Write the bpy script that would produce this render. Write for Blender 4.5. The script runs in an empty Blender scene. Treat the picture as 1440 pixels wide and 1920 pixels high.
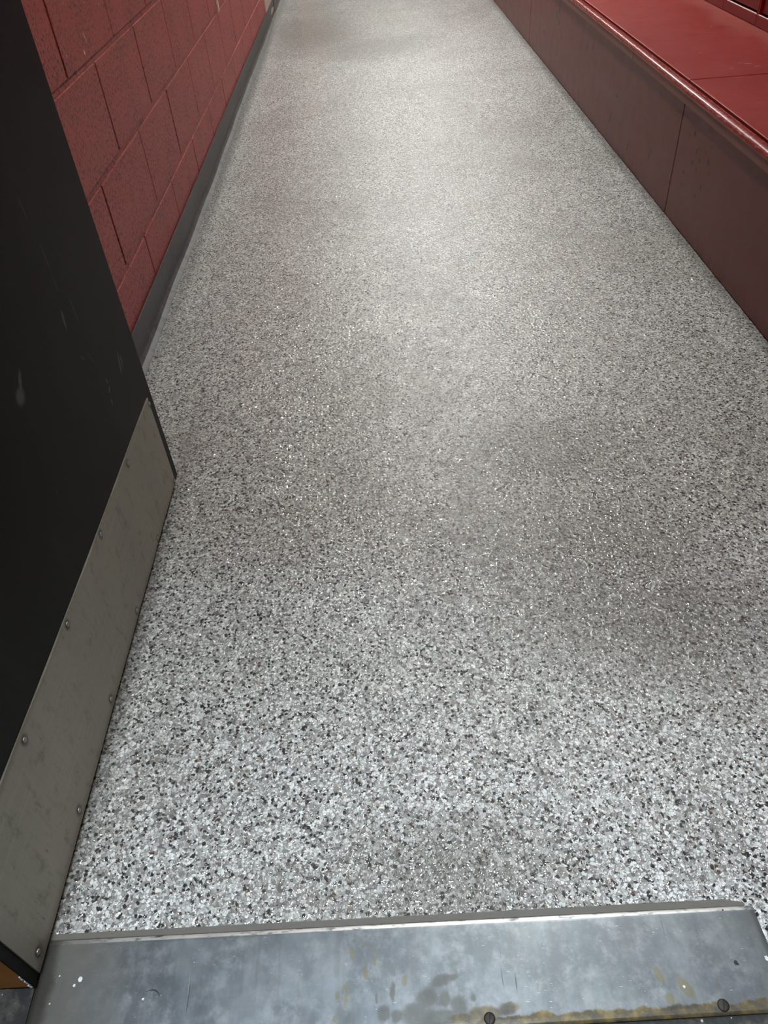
import bpy, bmesh, math, random
from mathutils import Vector, Matrix
random.seed(7)
scene = bpy.context.scene
COL = scene.collection
R = math.radians

# ------------------------------------------------------------------ node helpers
class G:
    """small shader-graph builder"""
    def __init__(s, name):
        s.m = bpy.data.materials.new(name); s.m.use_nodes = True
        s.t = s.m.node_tree; s.t.nodes.clear()
        s.out = s.n('ShaderNodeOutputMaterial')
        s.co = s.n('ShaderNodeTexCoord').outputs['Object']
    def n(s, typ, **kw):
        nd = s.t.nodes.new(typ)
        for k, v in kw.items(): setattr(nd, k, v)
        return nd
    def put(s, sock, v):
        if isinstance(v, bpy.types.NodeSocket): s.t.links.new(v, sock)
        elif v is not None:
            if isinstance(v, (tuple, list)) and len(v) == 3 and len(sock.default_value) == 4: v = (*v, 1)
            sock.default_value = v
    def math(s, op, a, b=None, c=None, clamp=False):
        nd = s.n('ShaderNodeMath', operation=op, use_clamp=clamp)
        for i, v in enumerate((a, b, c)):
            if v is not None: s.put(nd.inputs[i], v)
        return nd.outputs[0]
    def vm(s, op, a, b=None, scale=None):
        nd = s.n('ShaderNodeVectorMath', operation=op)
        s.put(nd.inputs[0], a)
        if b is not None: s.put(nd.inputs[1], b)
        if scale is not None: s.put(nd.inputs['Scale'], scale)
        return nd.outputs['Value'] if op in ('LENGTH', 'DISTANCE', 'DOT_PRODUCT') else nd.outputs[0]
    def mapping(s, v, loc=(0,0,0), rot=(0,0,0), scale=(1,1,1)):
        nd = s.n('ShaderNodeMapping'); s.put(nd.inputs[0], v)
        nd.inputs[1].default_value = loc; nd.inputs[2].default_value = rot; nd.inputs[3].default_value = scale
        return nd.outputs[0]
    def noise(s, v, scale, detail=3, rough=.55, col=False, dist=0):
        nd = s.n('ShaderNodeTexNoise'); s.put(nd.inputs['Vector'], v)
        nd.inputs['Scale'].default_value = scale; nd.inputs['Detail'].default_value = detail
        nd.inputs['Roughness'].default_value = rough; nd.inputs['Distortion'].default_value = dist
        return nd.outputs['Color' if col else 'Fac']
    def vor(s, v, scale, feature='F1', dims='3D', rnd=1):
        nd = s.n('ShaderNodeTexVoronoi', feature=feature, voronoi_dimensions=dims)
        s.put(nd.inputs['Vector'], v); nd.inputs['Scale'].default_value = scale
        nd.inputs['Randomness'].default_value = rnd
        return nd
    def ramp(s, f, stops, interp='LINEAR'):
        nd = s.n('ShaderNodeValToRGB'); s.put(nd.inputs[0], f); cr = nd.color_ramp; cr.interpolation = interp
        while len(cr.elements) < len(stops): cr.elements.new(.5)
        for e, (p, c) in zip(cr.elements, stops):
            e.position = p; e.color = (c, c, c, 1) if isinstance(c, (int, float)) else (*c, 1)
        return nd.outputs[0]
    def mix(s, f, a, b, mode='MIX'):
        nd = s.n('ShaderNodeMix', data_type='RGBA', blend_type=mode)
        s.put(nd.inputs[0], f); s.put(nd.inputs[6], a); s.put(nd.inputs[7], b)
        return nd.outputs[2]
    def sep(s, v):
        nd = s.n('ShaderNodeSeparateXYZ'); s.put(nd.inputs[0], v); return nd.outputs
    def step(s, f, lo, hi):
        nd = s.n('ShaderNodeMapRange', interpolation_type='SMOOTHSTEP')
        s.put(nd.inputs[0], f); nd.inputs[1].default_value = lo; nd.inputs[2].default_value = hi
        return nd.outputs[0]
    def bump(s, h, strength, dist, normal=None):
        nd = s.n('ShaderNodeBump'); s.put(nd.inputs['Height'], h)
        nd.inputs['Strength'].default_value = strength; nd.inputs['Distance'].default_value = dist
        if normal is not None: s.put(nd.inputs['Normal'], normal)
        return nd.outputs[0]
    def spots(s, v, lst, wob=.0, wscale=200, soft=.25):
        """mask of worn, stained or shaded spots: (a, b, ra, rb, angle) in two object axes given as vector v (x, y used)"""
        if wob:
            nz = s.noise(v, wscale, 3, .6, col=True)
            v = s.vm('ADD', v, s.vm('SCALE', s.vm('SUBTRACT', nz, (.5, .5, .5)), scale=wob))
        m = None
        for (a, b, ra, rb, ang) in lst:
            q = s.mapping(s.vm('SUBTRACT', v, (a, b, 0)), rot=(0, 0, -ang), scale=(1, 1, 0))
            q = s.vm('MULTIPLY', q, (1/ra, 1/rb, 0))
            k = s.step(s.vm('LENGTH', q), 1 + soft, 1 - soft)
            nd = None
            m = k if m is None else s.math('MAXIMUM', m, k)
        return m
    def bsdf(s, col, rough, metal=0, normal=None, spec=.5, coat=0, coatrough=.1, coatnormal=None):
        nd = s.n('ShaderNodeBsdfPrincipled')
        s.put(nd.inputs['Base Color'], col); s.put(nd.inputs['Roughness'], rough); s.put(nd.inputs['Metallic'], metal)
        s.put(nd.inputs['Specular IOR Level'], spec)
        if normal is not None: s.put(nd.inputs['Normal'], normal)
        s.put(nd.inputs['Coat Weight'], coat); s.put(nd.inputs['Coat Roughness'], coatrough)
        if coatnormal is not None: s.put(nd.inputs['Coat Normal'], coatnormal)
        s.t.links.new(nd.outputs[0], s.out.inputs[0]); return s.m

# ------------------------------------------------------------------ materials
def mat_floor():
    g = G('epoxy_flake_floor')
    d = g.noise(g.co, 330, 2, .6, col=True)
    v = g.vm('ADD', g.co, g.vm('SCALE', g.vm('SUBTRACT', d, (.5,.5,.5)), scale=.0054))
    v = g.vm('MULTIPLY', v, (1, 1, 0))
    A = g.vor(v, 250, dims='2D'); B = g.vor(g.vm('ADD', v, (3.3, 1.7, 0)), 470, dims='2D')
    sa = g.sep(A.outputs['Color']); sb = g.sep(B.outputs['Color'])
    stops = [(0, (.90,.90,.88)), (.14, (.68,.68,.66)), (.34, (.50,.495,.48)), (.54, (.36,.35,.34)), (.70, (.26,.25,.24)), (.82, (.17,.16,.155)), (.89, (.40,.34,.30)), (.915, (.022,.02,.02))]
    ca = g.ramp(sa[0], stops, 'CONSTANT'); cb = g.ramp(sb[0], stops, 'CONSTANT')
    col = g.mix(g.math('GREATER_THAN', sa[1], .52), ca, cb)
    # dark seams between flakes
    E = g.vor(v, 250, 'DISTANCE_TO_EDGE', '2D').outputs['Distance']
    col = g.mix(g.math('MULTIPLY', g.step(E, .11, .02), .62), col, (.045,.042,.04))
    # larger sparse black, rust-brown and white flakes
    Cc = g.vor(g.vm('ADD', v, (7.1, 2.9, 0)), 185, dims='2D'); sc = g.sep(Cc.outputs['Color'])
    near = g.math('LESS_THAN', Cc.outputs['Distance'], .40)
    blk = g.math('MULTIPLY', near, g.math('GREATER_THAN', sc[0], .925))
    brn = g.math('MULTIPLY', near, g.math('LESS_THAN', sc[0], .022))
    wht = g.math('MULTIPLY', near, g.math('GREATER_THAN', sc[1], .93))
    col = g.mix(wht, col, (.85,.86,.85)); col = g.mix(brn, col, (.075,.030,.018)); col = g.mix(blk, col, (.008,.008,.012))
    # ingrained dirt, plus a shadow painted in near the threshold
    dn = g.noise(g.co, 2.2, 4, .6)
    col = g.mix(g.math('MULTIPLY', g.step(dn, .42, .72), .30), col, (.17,.15,.12))
    dirt_shade = g.spots(g.co, [(.92,1.17,.16,.10,0), (.90,.90,.22,.16,0), (.66,.37,.12,.07,0), (1.03,.74,.2,.1,0), (.30,5.4,.25,.5,0), (.66,4.9,.3,.25,0)], .05, 14, .75)  # spot just inside the threshold paints the photographer's shadow; the others are dirt
    col = g.mix(g.math('MULTIPLY', dirt_shade, .5), col, (.10,.09,.07))
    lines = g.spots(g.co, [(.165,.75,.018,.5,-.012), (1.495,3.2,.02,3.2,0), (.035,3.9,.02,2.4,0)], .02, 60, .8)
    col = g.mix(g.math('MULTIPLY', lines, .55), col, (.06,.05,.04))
    # lumpy clear coat
    h = g.math('ADD', g.noise(g.co, 170, 0, .5), g.math('MULTIPLY', g.noise(g.co, 380, 0, .5), .22))
    nb = g.bump(h, 1.0, .0024)
    col = g.mix(1.0, col, (.84,.84,.83), 'MULTIPLY')
    return g.bsdf(col, .5, 0, None, .25, 1.0, .04, nb)

def mat_block(name='red_block_paint'):
    g = G(name)
    n1 = g.noise(g.mapping(g.co, scale=(1,1,.75)), 150, 3, .6); n2 = g.noise(g.co, 420, 2, .6); n3 = g.noise(g.co, 9, 3, .6)
    pit = g.math('MULTIPLY', g.step(g.math('ADD', n1, g.math('MULTIPLY', g.math('SUBTRACT', n3, .5), .26)), .535, .62), 1)
    col = g.mix(g.noise(g.co, 60, 3), (.24,.036,.029), (.34,.055,.044))
    col = g.mix(g.math('MULTIPLY', pit, .85), col, (.05,.005,.004))
    q = g.sep(g.co); yz = g.n('ShaderNodeCombineXYZ'); g.put(yz.inputs[0], q[1]); g.put(yz.inputs[1], q[2])
    chips = g.spots(yz.outputs[0], [(1.897,.623,.0028,.005,.2), (1.93,.645,.001,.012,.5), (1.78,.64,.0012,.0025,0), (1.99,.70,.001,.002,0), (1.85,.72,.001,.002,0), (2.10,.68,.001,.003,0), (1.83,.60,.001,.004,0), (2.15,.66,.0012,.003,0)], .001, 400, .3)
    col = g.mix(chips, col, (.75,.6,.55))
    h = g.math('SUBTRACT', g.math('ADD', g.math('MULTIPLY', n1, .35), g.math('MULTIPLY', n2, .25)), pit)
    return g.bsdf(col, .47, 0, g.bump(h, 1.0, .0022), .35)

def mat_mortar():
    g = G('red_mortar_paint')
    return g.bsdf(g.mix(g.noise(g.co, 60, 3), (.24,.038,.031), (.32,.052,.042)), .45, 0, g.bump(g.noise(g.co, 120, 3), .5, .001))

def mat_rubber():
    g = G('black_rubber_base')
    st = g.noise(g.mapping(g.co, scale=(1, 14, 3)), 4, 4, .6)
    col = g.mix(g.step(st, .5, .78), (.026,.026,.023), (.085,.083,.072))
    z = g.sep(g.co)[2]
    scuff = g.math('MULTIPLY', g.step(z, .024, .012), g.step(g.noise(g.mapping(g.co, scale=(1, 2, 1)), 14, 4, .6), .33, .55))
    col = g.mix(g.math('MULTIPLY', scuff, .7), col, (.085,.082,.08))
    return g.bsdf(col, g.math('ADD', .38, g.math('MULTIPLY', st, .2)), 0, g.bump(g.noise(g.co, 30, 2), .25, .003))

def mat_bench_front():
    g = G('dark_red_front_paint')
    n = g.noise(g.co, 5, 4, .6)
    col = g.mix(n, (.115,.022,.016), (.155,.031,.022))
    q = g.sep(g.co); yz = g.n('ShaderNodeCombineXYZ'); g.put(yz.inputs[0], q[1]); g.put(yz.inputs[1], q[2])
    pts = [(2.187,.264,.005,.005),(2.057,.267,.002,.004),(2.151,.228,.003,.008),(2.06,.228,.007,.006),(2.167,.193,.003,.006),(2.214,.152,.004,.004),(2.075,.157,.003,.007),(2.102,.126,.003,.004),
           (2.09,.243,.002,.003),(2.12,.213,.003,.007),(2.135,.24,.002,.004),(2.22,.25,.003,.003),(2.13,.185,.002,.003),(2.16,.14,.002,.002),(2.04,.205,.002,.004),(2.21,.12,.003,.003),
           (3.432,.229,.004,.016),(3.343,.246,.004,.014),(3.98,.288,.009,.03),(4.03,.24,.009,.013),(3.974,.221,.008,.008),(4.286,.127,.01,.005),(2.519,.105,.003,.02),(3.0,.085,.005,.016),(2.931,.305,.004,.004),(2.75,.06,.003,.012),(2.95,.17,.008,.005)]
    chips = g.spots(yz.outputs[0], [(a, b, ra*1.5, rb*1.3, .25) for a, b, ra, rb in pts], .003, 260, .25)
    col = g.mix(g.math('MULTIPLY', chips, .9), col, (.012,.004,.004))
    kick = g.math('MULTIPLY', g.step(q[2], .05, .0), g.step(g.noise(g.co, 22, 4, .65), .42, .6))
    col = g.mix(g.math('MULTIPLY', kick, .6), col, (.07,.008,.01))
    r = g.math('ADD', .36, g.math('MULTIPLY', g.noise(g.co, 16, 4), .14))
    return g.bsdf(col, r, 0, g.bump(g.noise(g.mapping(g.co, scale=(1, 1, .3)), 40, 3), .15, .001), .42)

def mat_bench_red(name, dark=1.0):
    g = G(name)
    n = g.noise(g.co, 7, 5, .65)
    col = g.mix(n, (.17*dark,.008,.006), (.26*dark,.016,.012))
    s1 = g.noise(g.mapping(g.co, rot=(0,0,.75), scale=(14, 210, 20)), 1, 2, .7)
    s2 = g.noise(g.mapping(g.co, rot=(0,0,-.25), scale=(20, 260, 20)), 1, 2, .7)
    s3 = g.noise(g.mapping(g.co, rot=(0,0,1.9), scale=(20, 280, 20)), 1, 2, .7)
    scr = g.math('MAXIMUM', g.math('MAXIMUM', g.step(s1, .58, .70), g.step(s2, .58, .70)), g.step(s3, .60, .72))
    scr = g.math('MULTIPLY', scr, g.step(g.noise(g.co, 12, 3), .42, .6))
    col = g.mix(g.math('MULTIPLY', scr, .32), col, (.46,.20,.17))
    dust = g.math('MULTIPLY', g.step(g.math('ADD', g.sep(g.co)[0], g.math('MULTIPLY', g.noise(g.co, 6, 4, .6), .3)), 1.98, 2.12), .4)
    col = g.mix(dust, col, (.34,.12,.10))
    mk = g.spots(g.co, [(1.722,2.503,.009,.002,0), (1.743,2.489,.013,.0025,0), (1.757,2.452,.010,.002,0), (1.68,2.452,.007,.002,.3), (1.814,2.996,.003,.004,0), (1.66,2.66,.002,.003,0)], .002, 300, .3)
    col = g.mix(mk, col, (.55,.30,.27))
    r = g.math('ADD', .28, g.math('MULTIPLY', n, .22))
    return g.bsdf(col, r, 0, g.bump(g.noise(g.co, 90, 3), .3, .0008), .35)

def mat_nosing():
    g = G('worn_red_nosing_paint')
    n = g.noise(g.mapping(g.co, scale=(1, .35, 1)), 30, 4, .65)
    col = g.mix(n, (.15,.012,.010), (.24,.028,.022))
    z = g.sep(g.co)[2]
    worn = g.math('MULTIPLY', g.step(g.noise(g.mapping(g.co, scale=(1, .3, 1)), 160, 4, .7), .50, .66), g.math('MULTIPLY', g.step(z, .338, .346), g.step(z, .3535, .350)))
    col = g.mix(g.math('MULTIPLY', worn, .45), col, (.42,.25,.22))
    low = g.step(z, .3372, .3362)
    col = g.mix(low, col, (.21,.088,.07))  # same red paint, browned and lightened to paint in the floor's reflection
    return g.bsdf(col, g.math('ADD', .24, g.math('MULTIPLY', low, .3)), 0, g.bump(g.noise(g.co, 220, 3, .6), .35, .0003), .45)

def simple(name, col, rough=.5, metal=0, bump=0, bs=80, var=.15, spec=.5):
    g = G(name)
    c2 = tuple(min(1, c*(1+var)) for c in col); c1 = tuple(c*(1-var) for c in col)
    c = g.mix(g.noise(g.co, bs*.2, 4, .6), c1, c2)
    nb = g.bump(g.noise(g.co, bs, 3), bump, .001) if bump else None
    return g.bsdf(c, rough, metal, nb, spec)

def mat_door():
    g = G('black_door_paint')
    q = g.sep(g.co); yz = g.n('ShaderNodeCombineXYZ'); g.put(yz.inputs[0], q[1]); g.put(yz.inputs[1], q[2])
    v = yz.outputs[0]; L = .9054
    def P(d, z, ra, rb, a): return (L-d, z, ra, rb, a)
    mk = g.spots(v, [P(.405,.475,.011,.009,.3), P(.392,.486,.014,.0035,.85), P(.222,.478,.003,.012,-.2), P(.09,.326,.003,.018,-.35), P(.08,.322,.002,.012,-.3), P(.162,.323,.005,.003,.4), P(.16,.338,.002,.006,0), P(.17,.305,.002,.006,0)], .006, 180, .5)
    fine = g.spots(v, [P(.4246,.337,.0009,.004,0), P(.215,.63,.0012,.016,.05), P(.205,.56,.001,.02,.05), P(.18,.47,.0012,.02,.02), P(.21,.41,.0015,.006,.5), P(.185,.395,.001,.012,.3), P(.205,.52,.001,.012,0)], .002, 300, .4)
    smear = g.step(g.noise(g.mapping(g.co, scale=(1, 3, .8)), 5, 4, .6), .5, .8)
    col = g.mix(smear, (.0065,.0058,.005), (.011,.0105,.0092))
    col = g.mix(g.math('MULTIPLY', mk, .8), col, (.075,.075,.07))
    col = g.mix(g.math('MULTIPLY', fine, .45), col, (.08,.075,.065))
    return g.bsdf(col, .5, 0, g.bump(g.noise(g.co, 25, 3), .08, .002), .10)

SCREWS = ((.030,.2044),(.2015,.2045),(.3724,.2085),(.5427,.2105),(.7117,.2125),(.8769,.2175),(.0345,.0225),(.1976,.0245),(.3691,.0275),(.5395,.0300),(.7092,.0315),(.8769,.0337))
def mat_kick():
    g = G('worn_steel_kick_plate')
    br = g.noise(g.mapping(g.co, scale=(1, 6, 260)), 1, 3, .6)
    brv = g.noise(g.mapping(g.co, scale=(1, 160, 8)), 1, 3, .6)
    cl = g.noise(g.co, 7, 4, .6)
    col = g.mix(cl, (.22,.20,.16), (.36,.33,.275))
    col = g.mix(g.math('MULTIPLY', g.step(br, .5, .8), .35), col, (.42,.40,.37))
    col = g.mix(g.math('MULTIPLY', g.step(brv, .52, .8), .25), col, (.13,.12,.11))
    s1 = g.step(g.noise(g.mapping(g.co, rot=(.6,0,0), scale=(1, 260, 34)), 1, 3, .75), .62, .72)
    s2 = g.step(g.noise(g.mapping(g.co, rot=(-.35,0,0), scale=(1, 50, 200)), 1, 3, .75), .64, .74)
    dn = g.step(g.noise(g.co, 11, 3), .46, .62)
    col = g.mix(g.math('MULTIPLY', g.math('MULTIPLY', g.math('MAXIMUM', s1, s2), dn), .75), col, (.05,.048,.042))
    sm = g.step(g.noise(g.mapping(g.co, scale=(1,1.6,1)), 26, 5, .7), .52, .72)
    col = g.mix(g.math('MULTIPLY', sm, .5), col, (.10,.085,.065))
    q = g.sep(g.co); yz = g.n('ShaderNodeCombineXYZ'); g.put(yz.inputs[0], q[1]); g.put(yz.inputs[1], q[2])
    rs = g.spots(yz.outputs[0], [(.9054-d+.001, z-.002, .0068, .008, 0) for d, z in SCREWS], .004, 200, .5)
    col = g.mix(g.math('MULTIPLY', rs, .75), col, (.04,.03,.022))
    z = q[2]
    rim = g.math('MAXIMUM', g.step(z, .030, .014), g.step(z, .212, .226))
    col = g.mix(g.math('MULTIPLY', rim, .5), col, (.13,.095,.07))
    return g.bsdf(col, g.math('ADD', .42, g.math('MULTIPLY', cl, .18)), .55, g.bump(g.math('ADD', br, g.math('MULTIPLY', g.noise(g.co, 6, 2), 2.)), .22, .0012))

def mat_threshold():
    g = G('scuffed_aluminium')
    cl = g.noise(g.mapping(g.co, scale=(1.6, 1, 1)), 9, 5, .65)
    cl2 = g.noise(g.co, 55, 5, .7)
    col = g.mix(g.step(cl, .35, .65), (.15,.165,.18), (.23,.25,.27))
    col = g.mix(g.step(cl2, .4, .75), col, (.27,.285,.30))
    tr = g.step(g.noise(g.mapping(g.co, scale=(70, 8, 1)), 1, 3, .6), .5, .7)
    col = g.mix(g.math('MULTIPLY', tr, .35), col, (.15,.15,.15))
    # long dark drag scratches
    sc = g.step(g.noise(g.mapping(g.co, rot=(0,0,.12), scale=(260, 7, 1)), 1, 2, .6), .70, .76)
    sc = g.math('MULTIPLY', sc, g.step(g.noise(g.co, 10, 2), .45, .6))
    col = g.mix(g.math('MULTIPLY', sc, .8), col, (.15,.15,.15))
    # short bright nicks
    n1 = g.step(g.noise(g.mapping(g.co, rot=(0,0,-.8), scale=(130, 800, 1)), 1, 1, .5), .72, .78)
    n2 = g.step(g.noise(g.mapping(g.co, rot=(0,0,.75), scale=(130, 800, 1)), 1, 1, .5), .73, .79)
    nick = g.math('MULTIPLY', g.math('MAXIMUM', n1, n2), g.step(g.noise(g.co, 16, 2), .42, .58))
    col = g.mix(g.math('MULTIPLY', nick, .45), col, (.8,.8,.8))
    dots = g.spots(g.co, [(.5205,.285,.0026,.0065,.1),(.5326,.2941,.0016,.0034,0),(.5447,.2879,.0015,.003,0),(.5461,.2761,.0022,.0046,.1),(.536,.2646,.0028,.0072,.1),(.5792,.2544,.003,.0052,0),(.5136,.2404,.0022,.009,-.1),(.5136,.252,.003,.0035,0),(.5043,.2441,.0026,.004,0),(.5013,.2222,.003,.003,0),(.86,.245,.004,.009,.3),(.885,.232,.006,.012,.5),(.865,.222,.005,.006,.2)], .002, 400, .3)
    col = g.mix(g.math('MULTIPLY', dots, .6), col, (.20,.175,.09))
    wet = g.spots(g.co, [(.62,.2525,.012,.0055,.3),(.6325,.2555,.006,.004,0),(.6026,.2358,.012,.010,.6),(.59,.2226,.016,.011,.2),(.6231,.2347,.007,.0075,0),(.637,.2277,.009,.010,-.5),(.5552,.2244,.007,.007,0),(.5689,.2212,.007,.006,0),(.6538,.2344,.003,.004,0),(.5655,.2441,.0025,.011,0),(.5476,.2386,.0018,.005,0),(.61,.218,.03,.007,0)], .008, 130, .3)
    col = g.mix(g.math('MULTIPLY', wet, .62), col, (.11,.11,.095))
    # rusty glue along the near edge
    q = g.sep(g.co)
    edge = g.math('ADD', q[1], g.math('MULTIPLY', g.math('SUBTRACT', g.noise(g.mapping(g.co, scale=(1,.4,1)), 55, 4, .6), .5), .016))
    lift = g.math('MULTIPLY', g.step(q[0], .62, .70), .0035)
    gl = g.math('MULTIPLY', g.step(g.math('SUBTRACT', edge, lift), .2135, .2105), g.step(q[0], .57, .66))
    drip = g.spots(g.co, [(.69,.222,.011,.006,.1),(.665,.219,.02,.006,0),(.645,.216,.02,.004,0)], .006, 150, .3)
    gl = g.math('MAXIMUM', gl, g.math('MULTIPLY', drip, .75))
    glc = g.ramp(g.noise(g.co, 70, 4, .65), [(.3,(.03,.022,.012)), (.48,(.10,.072,.025)), (.62,(.20,.135,.025)), (.75,(.20,.17,.08))])
    col = g.mix(g.math('MULTIPLY', gl, .9), col, glc)
    edg = g.step(g.math('ADD', q[1], g.math('MULTIPLY', g.math('SUBTRACT', q[0], .156), .0096)), .3128, .3142)
    edg = g.math('MULTIPLY', edg, g.step(g.noise(g.mapping(g.co, scale=(1,3,1)), 60, 3, .6), .3, .5))
    col = g.mix(g.math('MULTIPLY', edg, .9), col, (.85,.85,.84))  # worn far edge, whitened to paint in the bevel highlight
    # grime towards the hinge and the far jamb, then the door's painted shadow
    nz = g.math('MULTIPLY', g.math('SUBTRACT', g.noise(g.co, 26, 4, .6), .5), .08)
    gm = g.math('MAXIMUM', g.step(g.math('ADD', q[0], nz), .31, .19), g.step(g.math('ADD', q[0], nz), .94, 1.02))
    col = g.mix(g.math('MULTIPLY', gm, .85), col, (.10,.095,.08))
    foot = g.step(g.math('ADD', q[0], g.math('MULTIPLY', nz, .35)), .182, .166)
    col = g.mix(g.math('MULTIPLY', foot, .8), col, (.022,.018,.013))  # shadow along the door foot painted over the dirty plate
    metal = g.math('SUBTRACT', .85, g.math('MULTIPLY', g.math('MAXIMUM', gm, g.math('MAXIMUM', gl, wet)), .7))
    h = g.math('ADD', g.math('MULTIPLY', g.math('ADD', nick, sc), -1), g.math('ADD', g.math('MULTIPLY', g.noise(g.co, 12, 3), 3.0), g.math('MULTIPLY', g.noise(g.co, 260, 2), .25)))
    return g.bsdf(col, g.math('ADD', .27, g.math('MULTIPLY', cl2, .22)), metal, g.bump(h, .35, .0009))

def mat_sill():
    g = G('grimy_concrete')
    a = g.noise(g.co, 30, 5, .65)
    col = g.ramp(a, [(.36,(.006,.007,.006)), (.5,(.018,.02,.018)), (.6,(.07,.068,.055)), (.72,(.18,.17,.13))])
    sp = g.vor(g.co, 160); k = g.math('MULTIPLY', g.math('LESS_THAN', sp.outputs['Distance'], .22), g.math('GREATER_THAN', g.sep(sp.outputs['Color'])[0], .93))
    col = g.mix(k, col, (.55,.55,.5))
    return g.bsdf(col, .6, 0, g.bump(a, .6, .003))

M = dict(
    floor=mat_floor(), block=mat_block(), mortar=mat_mortar(), rubber=mat_rubber(),
    front=mat_bench_front(), seat=mat_bench_red('scratched_red_seat_paint'), nosing=mat_nosing(),
    locker=simple('locker_red_enamel', (.17,.003,.005), .35, 0, .05, 60, .1, spec=.25),
    liphighlight=simple('pale_lip_highlight', (.80,.55,.50), .3),
    lockerdoor=simple('locker_door_enamel', (.14,.002,.004), .35, 0, .05, 60, .1, spec=.25),
    dark=simple('shadow_gap_dark', (.01,.006,.006), .8),
    door=mat_door(), kick=mat_kick(), wood=simple('orange_wood_core', (.36,.135,.018), .5, 0, .3, 90, .35),
    screw=simple('steel_screw', (.30,.28,.25), .35, .8, .1, 300, .2), rust=simple('grimy_screw', (.035,.028,.022), .5, .4, .5, 300, .5),
    alu=mat_threshold(), sealant=simple('taupe_sealant', (.125,.112,.098), .55, 0, .3, 160, .15), sill=mat_sill(),
    white=simple('ceiling_paint', (.33,.32,.30), .8), cream=simple('cream_plaster', (.55,.47,.36), .6),
    pink=simple('pale_pink_beige_paint', (.34,.24,.19), .5, 0, .1), steel=simple('brushed_steel', (.5,.5,.48), .3, .9),
    fixture=simple('white_enamel', (.75,.75,.73), .4), grey=simple('grey_wall_paint', (.35,.34,.33), .6),
    wflake=simple('white_flake', (.72,.74,.72), .4), bflake=simple('black_flake', (.012,.012,.018), .4),
)
def emis(name, col, st):
    m = bpy.data.materials.new(name); m.use_nodes = True; t = m.node_tree; t.nodes.clear()
    e = t.nodes.new('ShaderNodeEmission'); o = t.nodes.new('ShaderNodeOutputMaterial')
    e.inputs[0].default_value = (*col, 1); e.inputs[1].default_value = st; t.links.new(e.outputs[0], o.inputs[0]); return m

# ------------------------------------------------------------------ mesh helpers
def obj(name, bm, mat, parent=None, smooth=False, **props):
    me = bpy.data.meshes.new(name); bm.normal_update(); bm.to_mesh(me); bm.free()
    o = bpy.data.objects.new(name, me); COL.objects.link(o)
    for m in (mat if isinstance(mat, (list, tuple)) else [mat]): me.materials.append(m)
    if smooth:
        for p in me.polygons: p.use_smooth = True
    if parent: o.parent = parent
    for k, v in props.items(): o[k] = v
    return o
def box(bm, x0, x1, y0, y1, z0, z1, bev=0, seg=1):
    vs = [bm.verts.new((x, y, z)) for x in (x0, x1) for y in (y0, y1) for z in (z0, z1)]
    fs = [bm.faces.new([vs[i] for i in f]) for f in ((0,1,3,2),(4,6,7,5),(0,4,5,1),(2,3,7,6),(0,2,6,4),(1,5,7,3))]
    if bev:
        es = list({e for f in fs for e in f.edges})
        bmesh.ops.bevel(bm, geom=es, offset=bev, segments=seg, affect='EDGES', profile=.5)
def B(*a, **k):
    bm = bmesh.new(); box(bm, *a, **k); return bm
def prof(pts, y0, y1, n=1, wob=None):
    """extrude an (x,z) outline along y"""
    bm = bmesh.new(); rings = []
    for i in range(n+1):
        y = y0+(y1-y0)*i/n
        rings.append([bm.verts.new((x+(wob(y, x, z) if wob else 0), y, z)) for x, z in pts])
    k = len(pts)
    for a, b in zip(rings, rings[1:]):
        for j in range(k): bm.faces.new((a[j], a[(j+1)%k], b[(j+1)%k], b[j]))
    bm.faces.new(rings[0][::-1]); bm.faces.new(rings[-1]); bmesh.ops.recalc_face_normals(bm, faces=bm.faces)
    return bm
def disc(bm, c, axis, r, h, seg=20, dome=.5):
    """low domed screw head: c centre of its base, axis unit vector"""
    ax = Vector(axis).normalized(); u = ax.orthogonal().normalized(); w = ax.cross(u); c = Vector(c)
    prev = None
    for rr, hh in ((1, 0), (1, .35*h), (.88, .75*h), (.6, .95*h)):
        ring = [bm.verts.new(c+ax*hh+(u*math.cos(2*math.pi*i/seg)+w*math.sin(2*math.pi*i/seg))*r*rr) for i in range(seg)]
        if prev:
            for i in range(seg): bm.faces.new((prev[i], prev[(i+1)%seg], ring[(i+1)%seg], ring[i]))
        prev = ring
    bm.faces.new(prev)
def struct(name, bm, mat, **k): return obj(name, bm, mat, kind='structure', **k)
def thing(name, label, cat, loc=(0,0,0), rotz=0, group=None):
    o = bpy.data.objects.new(name, None); COL.objects.link(o); o.location = loc; o.rotation_euler = (0,0,rotz)
    o.empty_display_size = .1; o['label'] = label; o['category'] = cat
    if group: o['group'] = group
    return o
def tag(o, label, cat, group=None):
    o['label'] = label; o['category'] = cat
    if group: o['group'] = group
    return o

YF = 14.0      # far end of the corridor
WX = 2.40      # wall behind the lockers
CZ = 2.70      # ceiling
# ------------------------------------------------------------------ floor and ceiling
bm = bmesh.new(); box(bm, -.05, WX, .3185, YF, -.08, 0); box(bm, .1552, 1.09, .2075, .3185, -.08, 0)
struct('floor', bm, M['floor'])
struct('floor_outer', B(-1.6, 3.2, -3.0, .2044, -.08, .0), M['sill'])
struct('floor_sill', B(.0, .1545, .2045, .3185, -.08, .0015), M['sill'])
struct('ceiling', B(-.05, WX+.1, .30, YF, CZ, CZ+.08), M['white'])
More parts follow.
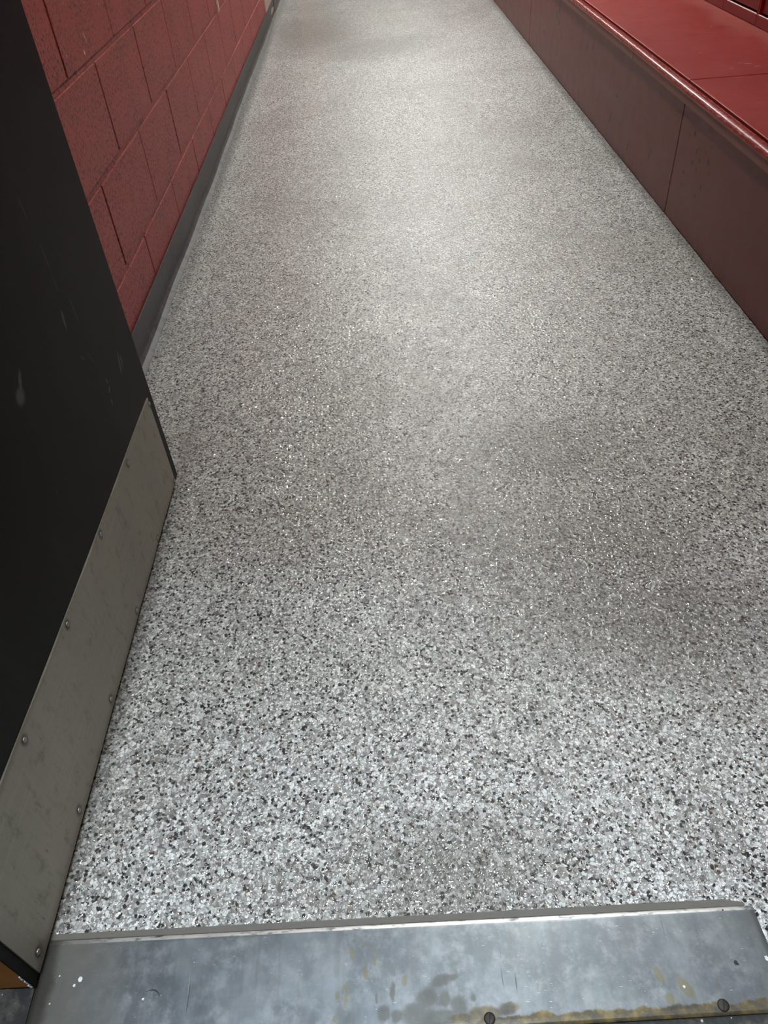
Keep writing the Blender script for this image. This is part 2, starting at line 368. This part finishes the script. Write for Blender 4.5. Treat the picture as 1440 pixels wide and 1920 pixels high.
# ------------------------------------------------------------------ left block wall
Z1, CH, BL, Y0 = .1989, .20034, .4064, 1.9489
def block_wall(ymax):
    bm = bmesh.new()
    box(bm, -.20, -.0065, .06, ymax, 0, CZ)
    for n in range(-1, 13):
        z0 = Z1+(n)*CH+.0068; z1 = Z1+(n+1)*CH-.0068
        if n == -1: z0 = .005
        z1 = min(z1, CZ-.002)
        if z1-z0 < .03: continue
        off = 0 if n % 2 == 1 else .5      # courses alternate; odd ones share the first joint
        # course below level 1 (n=-1) lines up with course n=1
        k0 = -6
        y = Y0+(k0+off)*BL
        while y < ymax:
            a, b = max(y+.0032, .07), min(y+BL-.0032, ymax)
            if b-a > .03:
                vs0 = len(bm.verts)
                box(bm, -.0064, random.uniform(-.0004, .0004), a, b, z0, z1, bev=.0016, seg=2)
            y += BL
        if n >= 0: box(bm, -.0065, -.0034, .07, ymax, Z1+n*CH-.0072, Z1+n*CH+.0072, bev=.0006)
    return bm
YW = 5.70
wall = struct('wall_left', block_wall(YW), [M['block']])
# pale door frame in the wall where the red blocks end, and the wall carrying on behind it
struct('trim_1', B(-.20, .004, YW+.001, YW+.9, 0, 2.15, bev=.004), M['pink'])
bm = bmesh.new(); box(bm, -.20, 0, YW+.902, YF, 0, CZ); box(bm, -.2, -.001, YW, YW+.901, 2.152, CZ)
struct('wall_left_far', bm, M['pink'])
# rubber cove base
def cove(y0, y1, seed):
    rr = random.Random(seed); ph = [rr.uniform(0, 6) for _ in range(4)]
    def wob(y, x, z):
        if z > .03: return 0
        return .0022*math.sin(y*2.7)+.0012*math.sin(y*11+1)
    pts = [(.0012, 0), (.0012, .0865), (.004, .0885), (.0055, .087), (.0055, .030), (.0075, .018), (.0125, .009), (.020, .004), (.024, .0012), (.024, 0)]
    return prof(pts, y0, y1, max(2, int((y1-y0)*14)), wob)
for i, (a, b) in enumerate(((.29, 2.699), (2.7, 3.919), (3.9205, 6.19))):
    o = struct('baseboard_left' if i == 0 else 'baseboard_left.%03d' % i, cove(a, b, i), M['rubber'], smooth=False)
o = struct('baseboard_left.003', prof([(.0052, 0), (.0052, .0865), (.009, .0885), (.009, .02), (.011, 0)], 6.2, 8.6, 4), M['rubber'])
# cream strip of filler standing in a block joint
o = obj('cream_strip', prof([(0, .392), (.0065, .394), (.0075, .60), (0, .602)], 3.797, 3.812, 1), M['cream'])
tag(o, 'short cream strip stuck upright on the red block wall over a joint', 'strip')

# ------------------------------------------------------------------ walls: right, far, door wall
struct('wall_right', B(WX, WX+.1, .30, YF, 0, CZ), M['mortar'])
struct('wall_far', B(-.2, WX+.1, YF, YF+.1, 0, CZ), M['grey'])
bm = bmesh.new()
box(bm, 1.10, WX+.1, .07, .299, 0, 3.3); box(bm, -.2, .068, .07, .26, 0, 3.3); box(bm, .0685, 1.0995, .07, .299, 2.19, 3.3)
struct('wall_front', bm, M['mortar'])
bm = bmesh.new()
box(bm, .070, .1055, .065, .262, .002, 2.185, bev=.003); box(bm, 1.062, 1.0975, .065, .302, .001, 2.185, bev=.003); box(bm, .1056, 1.0619, .065, .302, 2.15, 2.185, bev=.003)
struct('trim_2', bm, simple('black_frame_paint', (.02,.02,.02), .4))
# room the photographer stands in
struct('ceiling_outer', B(-1.6, 3.2, -3.0, .069, 3.3, 3.38), M['white'])
bm = bmesh.new(); box(bm, -1.7, -1.6, -3, .07, 0, 3.3); struct('wall_outer_left', bm, M['grey'])
bm = bmesh.new(); box(bm, 3.2, 3.3, -3, .07, 0, 3.3); struct('wall_outer_right', bm, M['grey'])
bm = bmesh.new(); box(bm, -1.7, 3.3, -3.1, -3.0, 0, 3.3); struct('wall_outer_back', bm, M['grey'])
bm = bmesh.new(); box(bm, -1.6, -.2005, .07, .17, 0, 3.3); box(bm, WX+.1005, 3.2, .07, .17, 0, 3.3); struct('wall_outer_front', bm, M['grey'])

# ------------------------------------------------------------------ bench
XB = 1.5027; ZT = .352
bench = thing('bench', 'long dark red built-in bench along the right wall below the lockers', 'bench', (0, 0, 0))
def part(name, bm, mat, parent, **k): return obj(name, bm, mat, parent, **k)
fj = [.42, 2.300, 4.664, 7.02, 9.38, 11.7]
for a, b in zip(fj, fj[1:]):
    part('front_panel', B(XB, XB+.018, a+.0022, b-.0022, .002, .322, bev=.0012), M['front'], bench)
part('carcass', B(XB+.0185, 2.395, .42, 11.7, .001, .330), M['dark'], bench)
def nose(y0, y1):
    pts = [(XB-.0062, .3130), (XB-.0062, .3350), (XB-.0080, .3368)]
    r = .0130; cx, cz = XB+.0050, ZT-r-.0005
    for i in range(13):
        a = math.pi*(1.0-.5*i/12)          # round the front edge up to the top
        pts.append((cx+r*math.cos(a), cz+r*math.sin(a)))
    pts += [(XB+.0155, ZT-.0005), (XB+.0170, ZT-.003), (XB+.0170, .3310), (XB-.001, .3310), (XB-.001, .3130)]
    return prof(pts, y0, y1, 1)
nj = [.42, 2.812, 5.25, 7.69, 10.1, 11.7]
for a, b in zip(nj, nj[1:]):
    o = part('nosing', nose(a+.0013, b-.0013), M['nosing'], bench, smooth=False)
sj = [.42, 2.368, 4.806, 7.244, 9.68, 11.7]
for a, b in zip(sj, sj[1:]):
    part('seat_board', B(XB+.0265, 2.395, a+.0026, b-.0026, .331, ZT, bev=.0022, seg=2), M['seat'], bench)

# ------------------------------------------------------------------ lockers on the bench
XL = 1.945; LP = .305; LZ = .386
def make_locker():
    t = thing('locker', '', 'locker', (XL, 2.645, ZT))
    H = 1.80
    part('cabinet', B(.030, .445, .001, LP-.001, .0015, H), M['lockerdoor'], t)
    bm = bmesh.new()
    box(bm, 0, .0295, .001, LP-.001, .0015, .0335, bev=.0008)
    box(bm, .0002, .0295, .001, .0095, .034, H, bev=.0008); box(bm, .0002, .0295, LP-.0095, LP-.001, .034, H, bev=.0008)
    box(bm, .0002, .0295, .0098, LP-.0098, H-.03, H, bev=.0008)
    part('frame', bm, M['locker'], t)
    fr_ = [c for c in t.children][-1]
    part('lip_highlight', B(.0001, .0040, .0098, LP-.0098, .0336, .0352, bev=.0004), M['liphighlight'], fr_, label='pale lip under the locker door, its highlight painted on')  # pale colour paints the highlight along the frame's bottom ledge
    dz = .0400
    bm = bmesh.new(); box(bm, .0075, .024, .0115, LP-.0115, dz, H-.033, bev=.0015)
    d = part('door', bm, M['lockerdoor'], t)
    for z in (.16, .185, .21, 1.52, 1.545, 1.57): part('louvre', B(.0035, .0074, .09, LP-.09, z, z+.012, bev=.001), M['lockerdoor'], d)
    part('handle', B(-.008, .0073, .245, .265, .72, .84, bev=.003, seg=2), M['steel'], d)
    return t
def clone(src):
    r = src.copy(); COL.objects.link(r)
    for c in list(src.children):
        k = c.copy(); COL.objects.link(k); k.parent = r
        for g2 in list(c.children):
            h = g2.copy(); COL.objects.link(h); h.parent = k
    return r
l0 = make_locker()
order = {-2: 'second red locker nearer than the frame edge, on the bench', 0: ''}
idx = list(range(-5, 14))
for i in idx:
    t = l0 if i == 0 else clone(l0)
    t.location = (XL, 2.645+i*LP, ZT)
    t['group'] = 'red lockers in a row on the bench'
    if i == 0: t['label'] = 'glossy dark red locker at the right edge of the photo, nearest one seen'
    elif i == 1: t['label'] = 'glossy dark red locker beyond the divider at the top right corner, second seen'
    elif i == 2: t['label'] = 'glossy dark red locker cut by the top edge of the photo, furthest one seen'
    elif i < 0: t['label'] = 'red locker standing on the bench nearer than the photo shows'
    else: t['label'] = 'red locker standing on the bench further along than the photo shows'

# ------------------------------------------------------------------ door leaf (open against the left wall)
DL = .9054
door = struct('door_1', B(-.0445, 0, .0012, DL, .0105, 2.10, bev=.0007), M['door'])
door.location = (.1593, .2696, 0); door.rotation_euler = (0, 0, -.01206)
# bare wooden hinge stile
bm = bmesh.new(); box(bm, -.0438, -.0016, -.0008, .0011, .0125, 2.099)
part('hinge_edge', bm, M['wood'], door)
o = part('black_edge_lip', B(-.0014, .0010, -.0012, .0060, .0105, 2.099, bev=.0004), M['door'], door)
bm = bmesh.new()      # chipped paint at the foot of the edge
for k in range(9):
    z = .012+k*.0045+random.uniform(-.001, .001); w = random.uniform(.001, .0028)*(1.6 if k < 2 else 1)
    box(bm, -.0016-w, -.0016, -.0018, -.0009, z, z+random.uniform(.0015, .004))
part('paint_chip', bm, M['wflake'], door, label='white chips along the foot of the hinge edge')
# kick plate: slightly tilted sheet with two rows of screws
def kp(d, t): # distance from free edge, 0 bottom..1 top
    y = DL-d
    zb = .0165-(d-.03)*.004; ztp = .2150+(d-.0235)*.017-.005*math.sin(min(1, max(0, (d-.12)/.75))*math.pi)
    return (y, zb+(ztp-zb)*t)
bm = bmesh.new(); N = 40; d0, d1 = .0270, .8925
fr = []; bk = []
for i in range(N+1):
    d = d0+(d1-d0)*i/N
    fr.append([bm.verts.new((.0022+.0009*math.sin(i*.75)*(1 if t == 1 else .2), *kp(d-(.0045 if False else 0), t))) for t in (0, .02, .98, 1)])
    bk.append([bm.verts.new((.0002, *kp(d, t))) for t in (0, 1)])
for a, b in zip(fr, fr[1:]):
    for j in range(3): bm.faces.new((a[j], a[j+1], b[j+1], b[j]))
for i in range(N):
    bm.faces.new((bk[i][0], bk[i+1][0], fr[i+1][0], fr[i][0])); bm.faces.new((fr[i][3], fr[i+1][3], bk[i+1][1], bk[i][1]))
bm.faces.new((bk[0][0], fr[0][0], fr[0][1], fr[0][2], fr[0][3], bk[0][1])); bm.faces.new((bk[N][1], fr[N][3], fr[N][2], fr[N][1], fr[N][0], bk[N][0]))
bmesh.ops.recalc_face_normals(bm, faces=bm.faces)
kick = part('kick_plate', bm, M['kick'], door, label='worn grey steel kick plate along the bottom of the black door')
for d, z in SCREWS:
    bm = bmesh.new(); disc(bm, (0, 0, 0), (1, 0, 0), .0035, .0020)
    s = part('screw', bm, M['screw'], kick, smooth=True); s.location = (.0026, DL-d, z)
part('handle', (lambda b: (box(b, .0005, .006, DL-.085, DL-.045, .93, 1.10, bev=.002), box(b, .006, .05, DL-.072, DL-.056, 1.01, 1.026, bev=.003), box(b, .04, .055, DL-.19, DL-.055, 1.008, 1.028, bev=.005, seg=3), b)[-1])(bmesh.new()), M['steel'], door)

# ------------------------------------------------------------------ threshold plate
th = thing('threshold_plate', 'wide scuffed aluminium threshold plate across the doorway floor', 'threshold')
bm = bmesh.new()
out = [(.1560, .2048), (.9930, .2048), (.9885, .3105), (.1560, .3185)]
def slab(bm, outline, z0, z1, bev, seg=3):
    lo = [bm.verts.new((x, y, z0)) for x, y in outline]; hi = [bm.verts.new((x, y, z1)) for x, y in outline]
    n = len(outline)
    top = bm.faces.new(hi); bm.faces.new(lo[::-1])
    for i in range(n): bm.faces.new((lo[i], lo[(i+1)%n], hi[(i+1)%n], hi[i]))
    if bev: bmesh.ops.bevel(bm, geom=list(top.edges), offset=bev, segments=seg, affect='EDGES', profile=.5)
    bmesh.ops.recalc_face_normals(bm, faces=bm.faces)
rings = []
for ins, z in ((0, .0002), (0, .0030), (.0012, .0040), (.0028, .0048), (.0048, .0053), (.0070, .0055)):
    rings.append([bm.verts.new((x+(ins if i in (0, 3) else -ins), y+(ins if i in (0, 1) else -ins), z)) for i, (x, y) in enumerate(out)])
for a, b in zip(rings, rings[1:]):
    for i in range(4): bm.faces.new((a[i], a[(i+1)%4], b[(i+1)%4], b[i]))
bm.faces.new(rings[-1]); bm.faces.new(rings[0][::-1])
part('plate', bm, M['alu'], th, smooth=False)
bm = bmesh.new(); slab(bm, [(.1565, .3190), (.9565, .3112), (.9800, .3106), (.9800, .3150), (.9565, .3195), (.6, .3222), (.1565, .3265)], .0002, .0030, .0008, 1)
part('sealant', bm, M['sealant'], th, label='taupe sealant bead along the far edge')
for (x, y, mat) in ((.6688, .2139, 'rust'), (.9190, .2134, 'rust')):
    bm = bmesh.new(); disc(bm, (0, 0, 0), (0, 0, 1), .0062, .0018)
    s = part('screw', bm, M[mat], th, smooth=True); s.location = (x, y, .0052)
    p = part('slot', B(-.0048, .0048, -.0005, .0005, .0014, .00195), M['dark'], s); p.rotation_euler = (0, 0, 1.35)
# half-moon dent
bm = bmesh.new(); ring = []
for i in range(13):
    a = R(35+110*i/12); w = .0009*math.sin(math.pi*i/12)+.0001
    ring.append([bm.verts.new((.0105*(1)*math.cos(a)*r_, .0105*math.sin(a)*r_, h)) for r_, h in ((1-w*60, 0), (1, .0009), (1+w*60, 0))])
for a, b in zip(ring, ring[1:]):
    for j in range(2): bm.faces.new((a[j], b[j], b[j+1], a[j+1]))
s = part('raised_scar', bm, M['alu'], th, smooth=True); s.location = (.2935, .2500, .0056); s.rotation_euler = (0, 0, -.35)

# loose flakes lying on the plate
def flake(x, y, w, h, mat, label, rot=0, z=.0056, name='loose_flake'):
    bm = bmesh.new(); n = random.randint(5, 7); pts = []
    for i in range(n):
        a = 2*math.pi*i/n+random.uniform(-.3, .3); r_ = random.uniform(.75, 1.05)
        pts.append((w*.5*r_*math.cos(a), h*.5*r_*math.sin(a)))
    slab(bm, pts, 0, .0007, 0)
    o = obj(name, bm, M[mat]); o.location = (x, y, z); o.rotation_euler = (0, 0, rot)
    return tag(o, label, 'flake', 'loose flakes lying on the threshold plate')
flake(.2849,.2520,.0028,.003,'wflake','white chip on the plate beside the half-moon scar')
flake(.2022,.2694,.0034,.0038,'wflake','white chip on the plate, just below the squarish beige chip')
flake(.2079,.2755,.0062,.0062,'wflake','squarish beige-white chip on the plate near the door foot', .1)
flake(.1788,.2528,.0019,.0019,'wflake','tiny white crumb at the bottom left of the plate')
flake(.1825,.2801,.0020,.0022,'wflake','tiny white crumb closest to the foot of the black door')
flake(.8835,.2325,.0036,.0034,'wflake','pale chip on the plate left of the right-hand screw')
flake(.9820,.2547,.0050,.0070,'wflake','white chip at the right end of the plate', .4)
flake(.9471,.2523,.0052,.0080,'bflake','large black flake on the plate above the right-hand screw', .5)
flake(.9523,.3084-.002,.0028,.0022,'bflake','small black speck near the far edge at the right end')

# ------------------------------------------------------------------ ceiling lights (out of the frame, light the place)
def troffer(x, y, z, lx, ly, col, st, label, zup=True):
    t = thing('ceiling_light', label, 'ceiling light', (x, y, z), 0)
    bm = bmesh.new(); e = .03
    box(bm, -lx/2-e, -lx/2, -ly/2-e, ly/2+e, -.05, -.001); box(bm, lx/2, lx/2+e, -ly/2-e, ly/2+e, -.05, -.001)
    box(bm, -lx/2, lx/2, -ly/2-e, -ly/2, -.05, -.001); box(bm, -lx/2, lx/2, ly/2, ly/2+e, -.05, -.001)
    part('frame', bm, M['fixture'], t)
    part('diffuser', B(-lx/2+.001, lx/2-.001, -ly/2+.001, ly/2-.001, -.040, -.03), emis('lamp_glow', col, st), t)
WARM = (1.0, .96, .88); COOL = (.80, .91, 1.0); NEUT = (.95, 1.0, .96)
troffer(1.12, 1.80, CZ, .10, 1.15, NEUT, 64, 'white ceiling light nearest the doorway, over the start of the corridor')
troffer(1.12, 4.70, CZ, .10, 1.20, NEUT, 165, 'white ceiling light second from the doorway')
troffer(1.12, 7.60, CZ, .12, 1.20, NEUT, 128, 'white ceiling light third from the doorway')
troffer(1.12, 10.2, CZ, .12, 1.20, WARM, 60, 'white ceiling light fourth from the doorway')
troffer(1.12, 12.9, CZ, .12, 1.20, WARM, 12, 'white ceiling light furthest from the doorway')
troffer(.42, -.28, 3.3, 1.00, .30, COOL, 76, 'cool white ceiling light just outside the doorway')

# ------------------------------------------------------------------ world, camera, view
w = bpy.data.worlds.new('World'); scene.world = w; w.use_nodes = True
w.node_tree.nodes['Background'].inputs[0].default_value = (.02, .02, .02, 1)
f_px, pitch, yaw, roll = 1400.10, .7486549, -.0235861, -.0874313
cy, sy, cp, sp, cr, sr = math.cos(yaw), math.sin(yaw), math.cos(pitch), math.sin(pitch), math.cos(roll), math.sin(roll)
F = Vector((sy*cp, cy*cp, -sp)); r0 = Vector((cy, -sy, 0)); u0 = r0.cross(F)
r2 = r0*cr+u0*sr; u2 = u0*cr-r0*sr
cam = bpy.data.cameras.new('camera'); co = bpy.data.objects.new('camera', cam); COL.objects.link(co)
mw = Matrix((r2, u2, -F)).transposed().to_4x4(); mw.translation = Vector((.608198, 0, .958112)); co.matrix_world = mw
cam.sensor_fit = 'VERTICAL'; cam.sensor_height = 24; cam.lens = 24*f_px/1920; cam.clip_start = .01
scene.camera = co
vs = scene.view_settings; vs.view_transform = 'Standard'; vs.look = 'None'; vs.exposure = .44; vs.gamma = 1; vs.use_curve_mapping = False
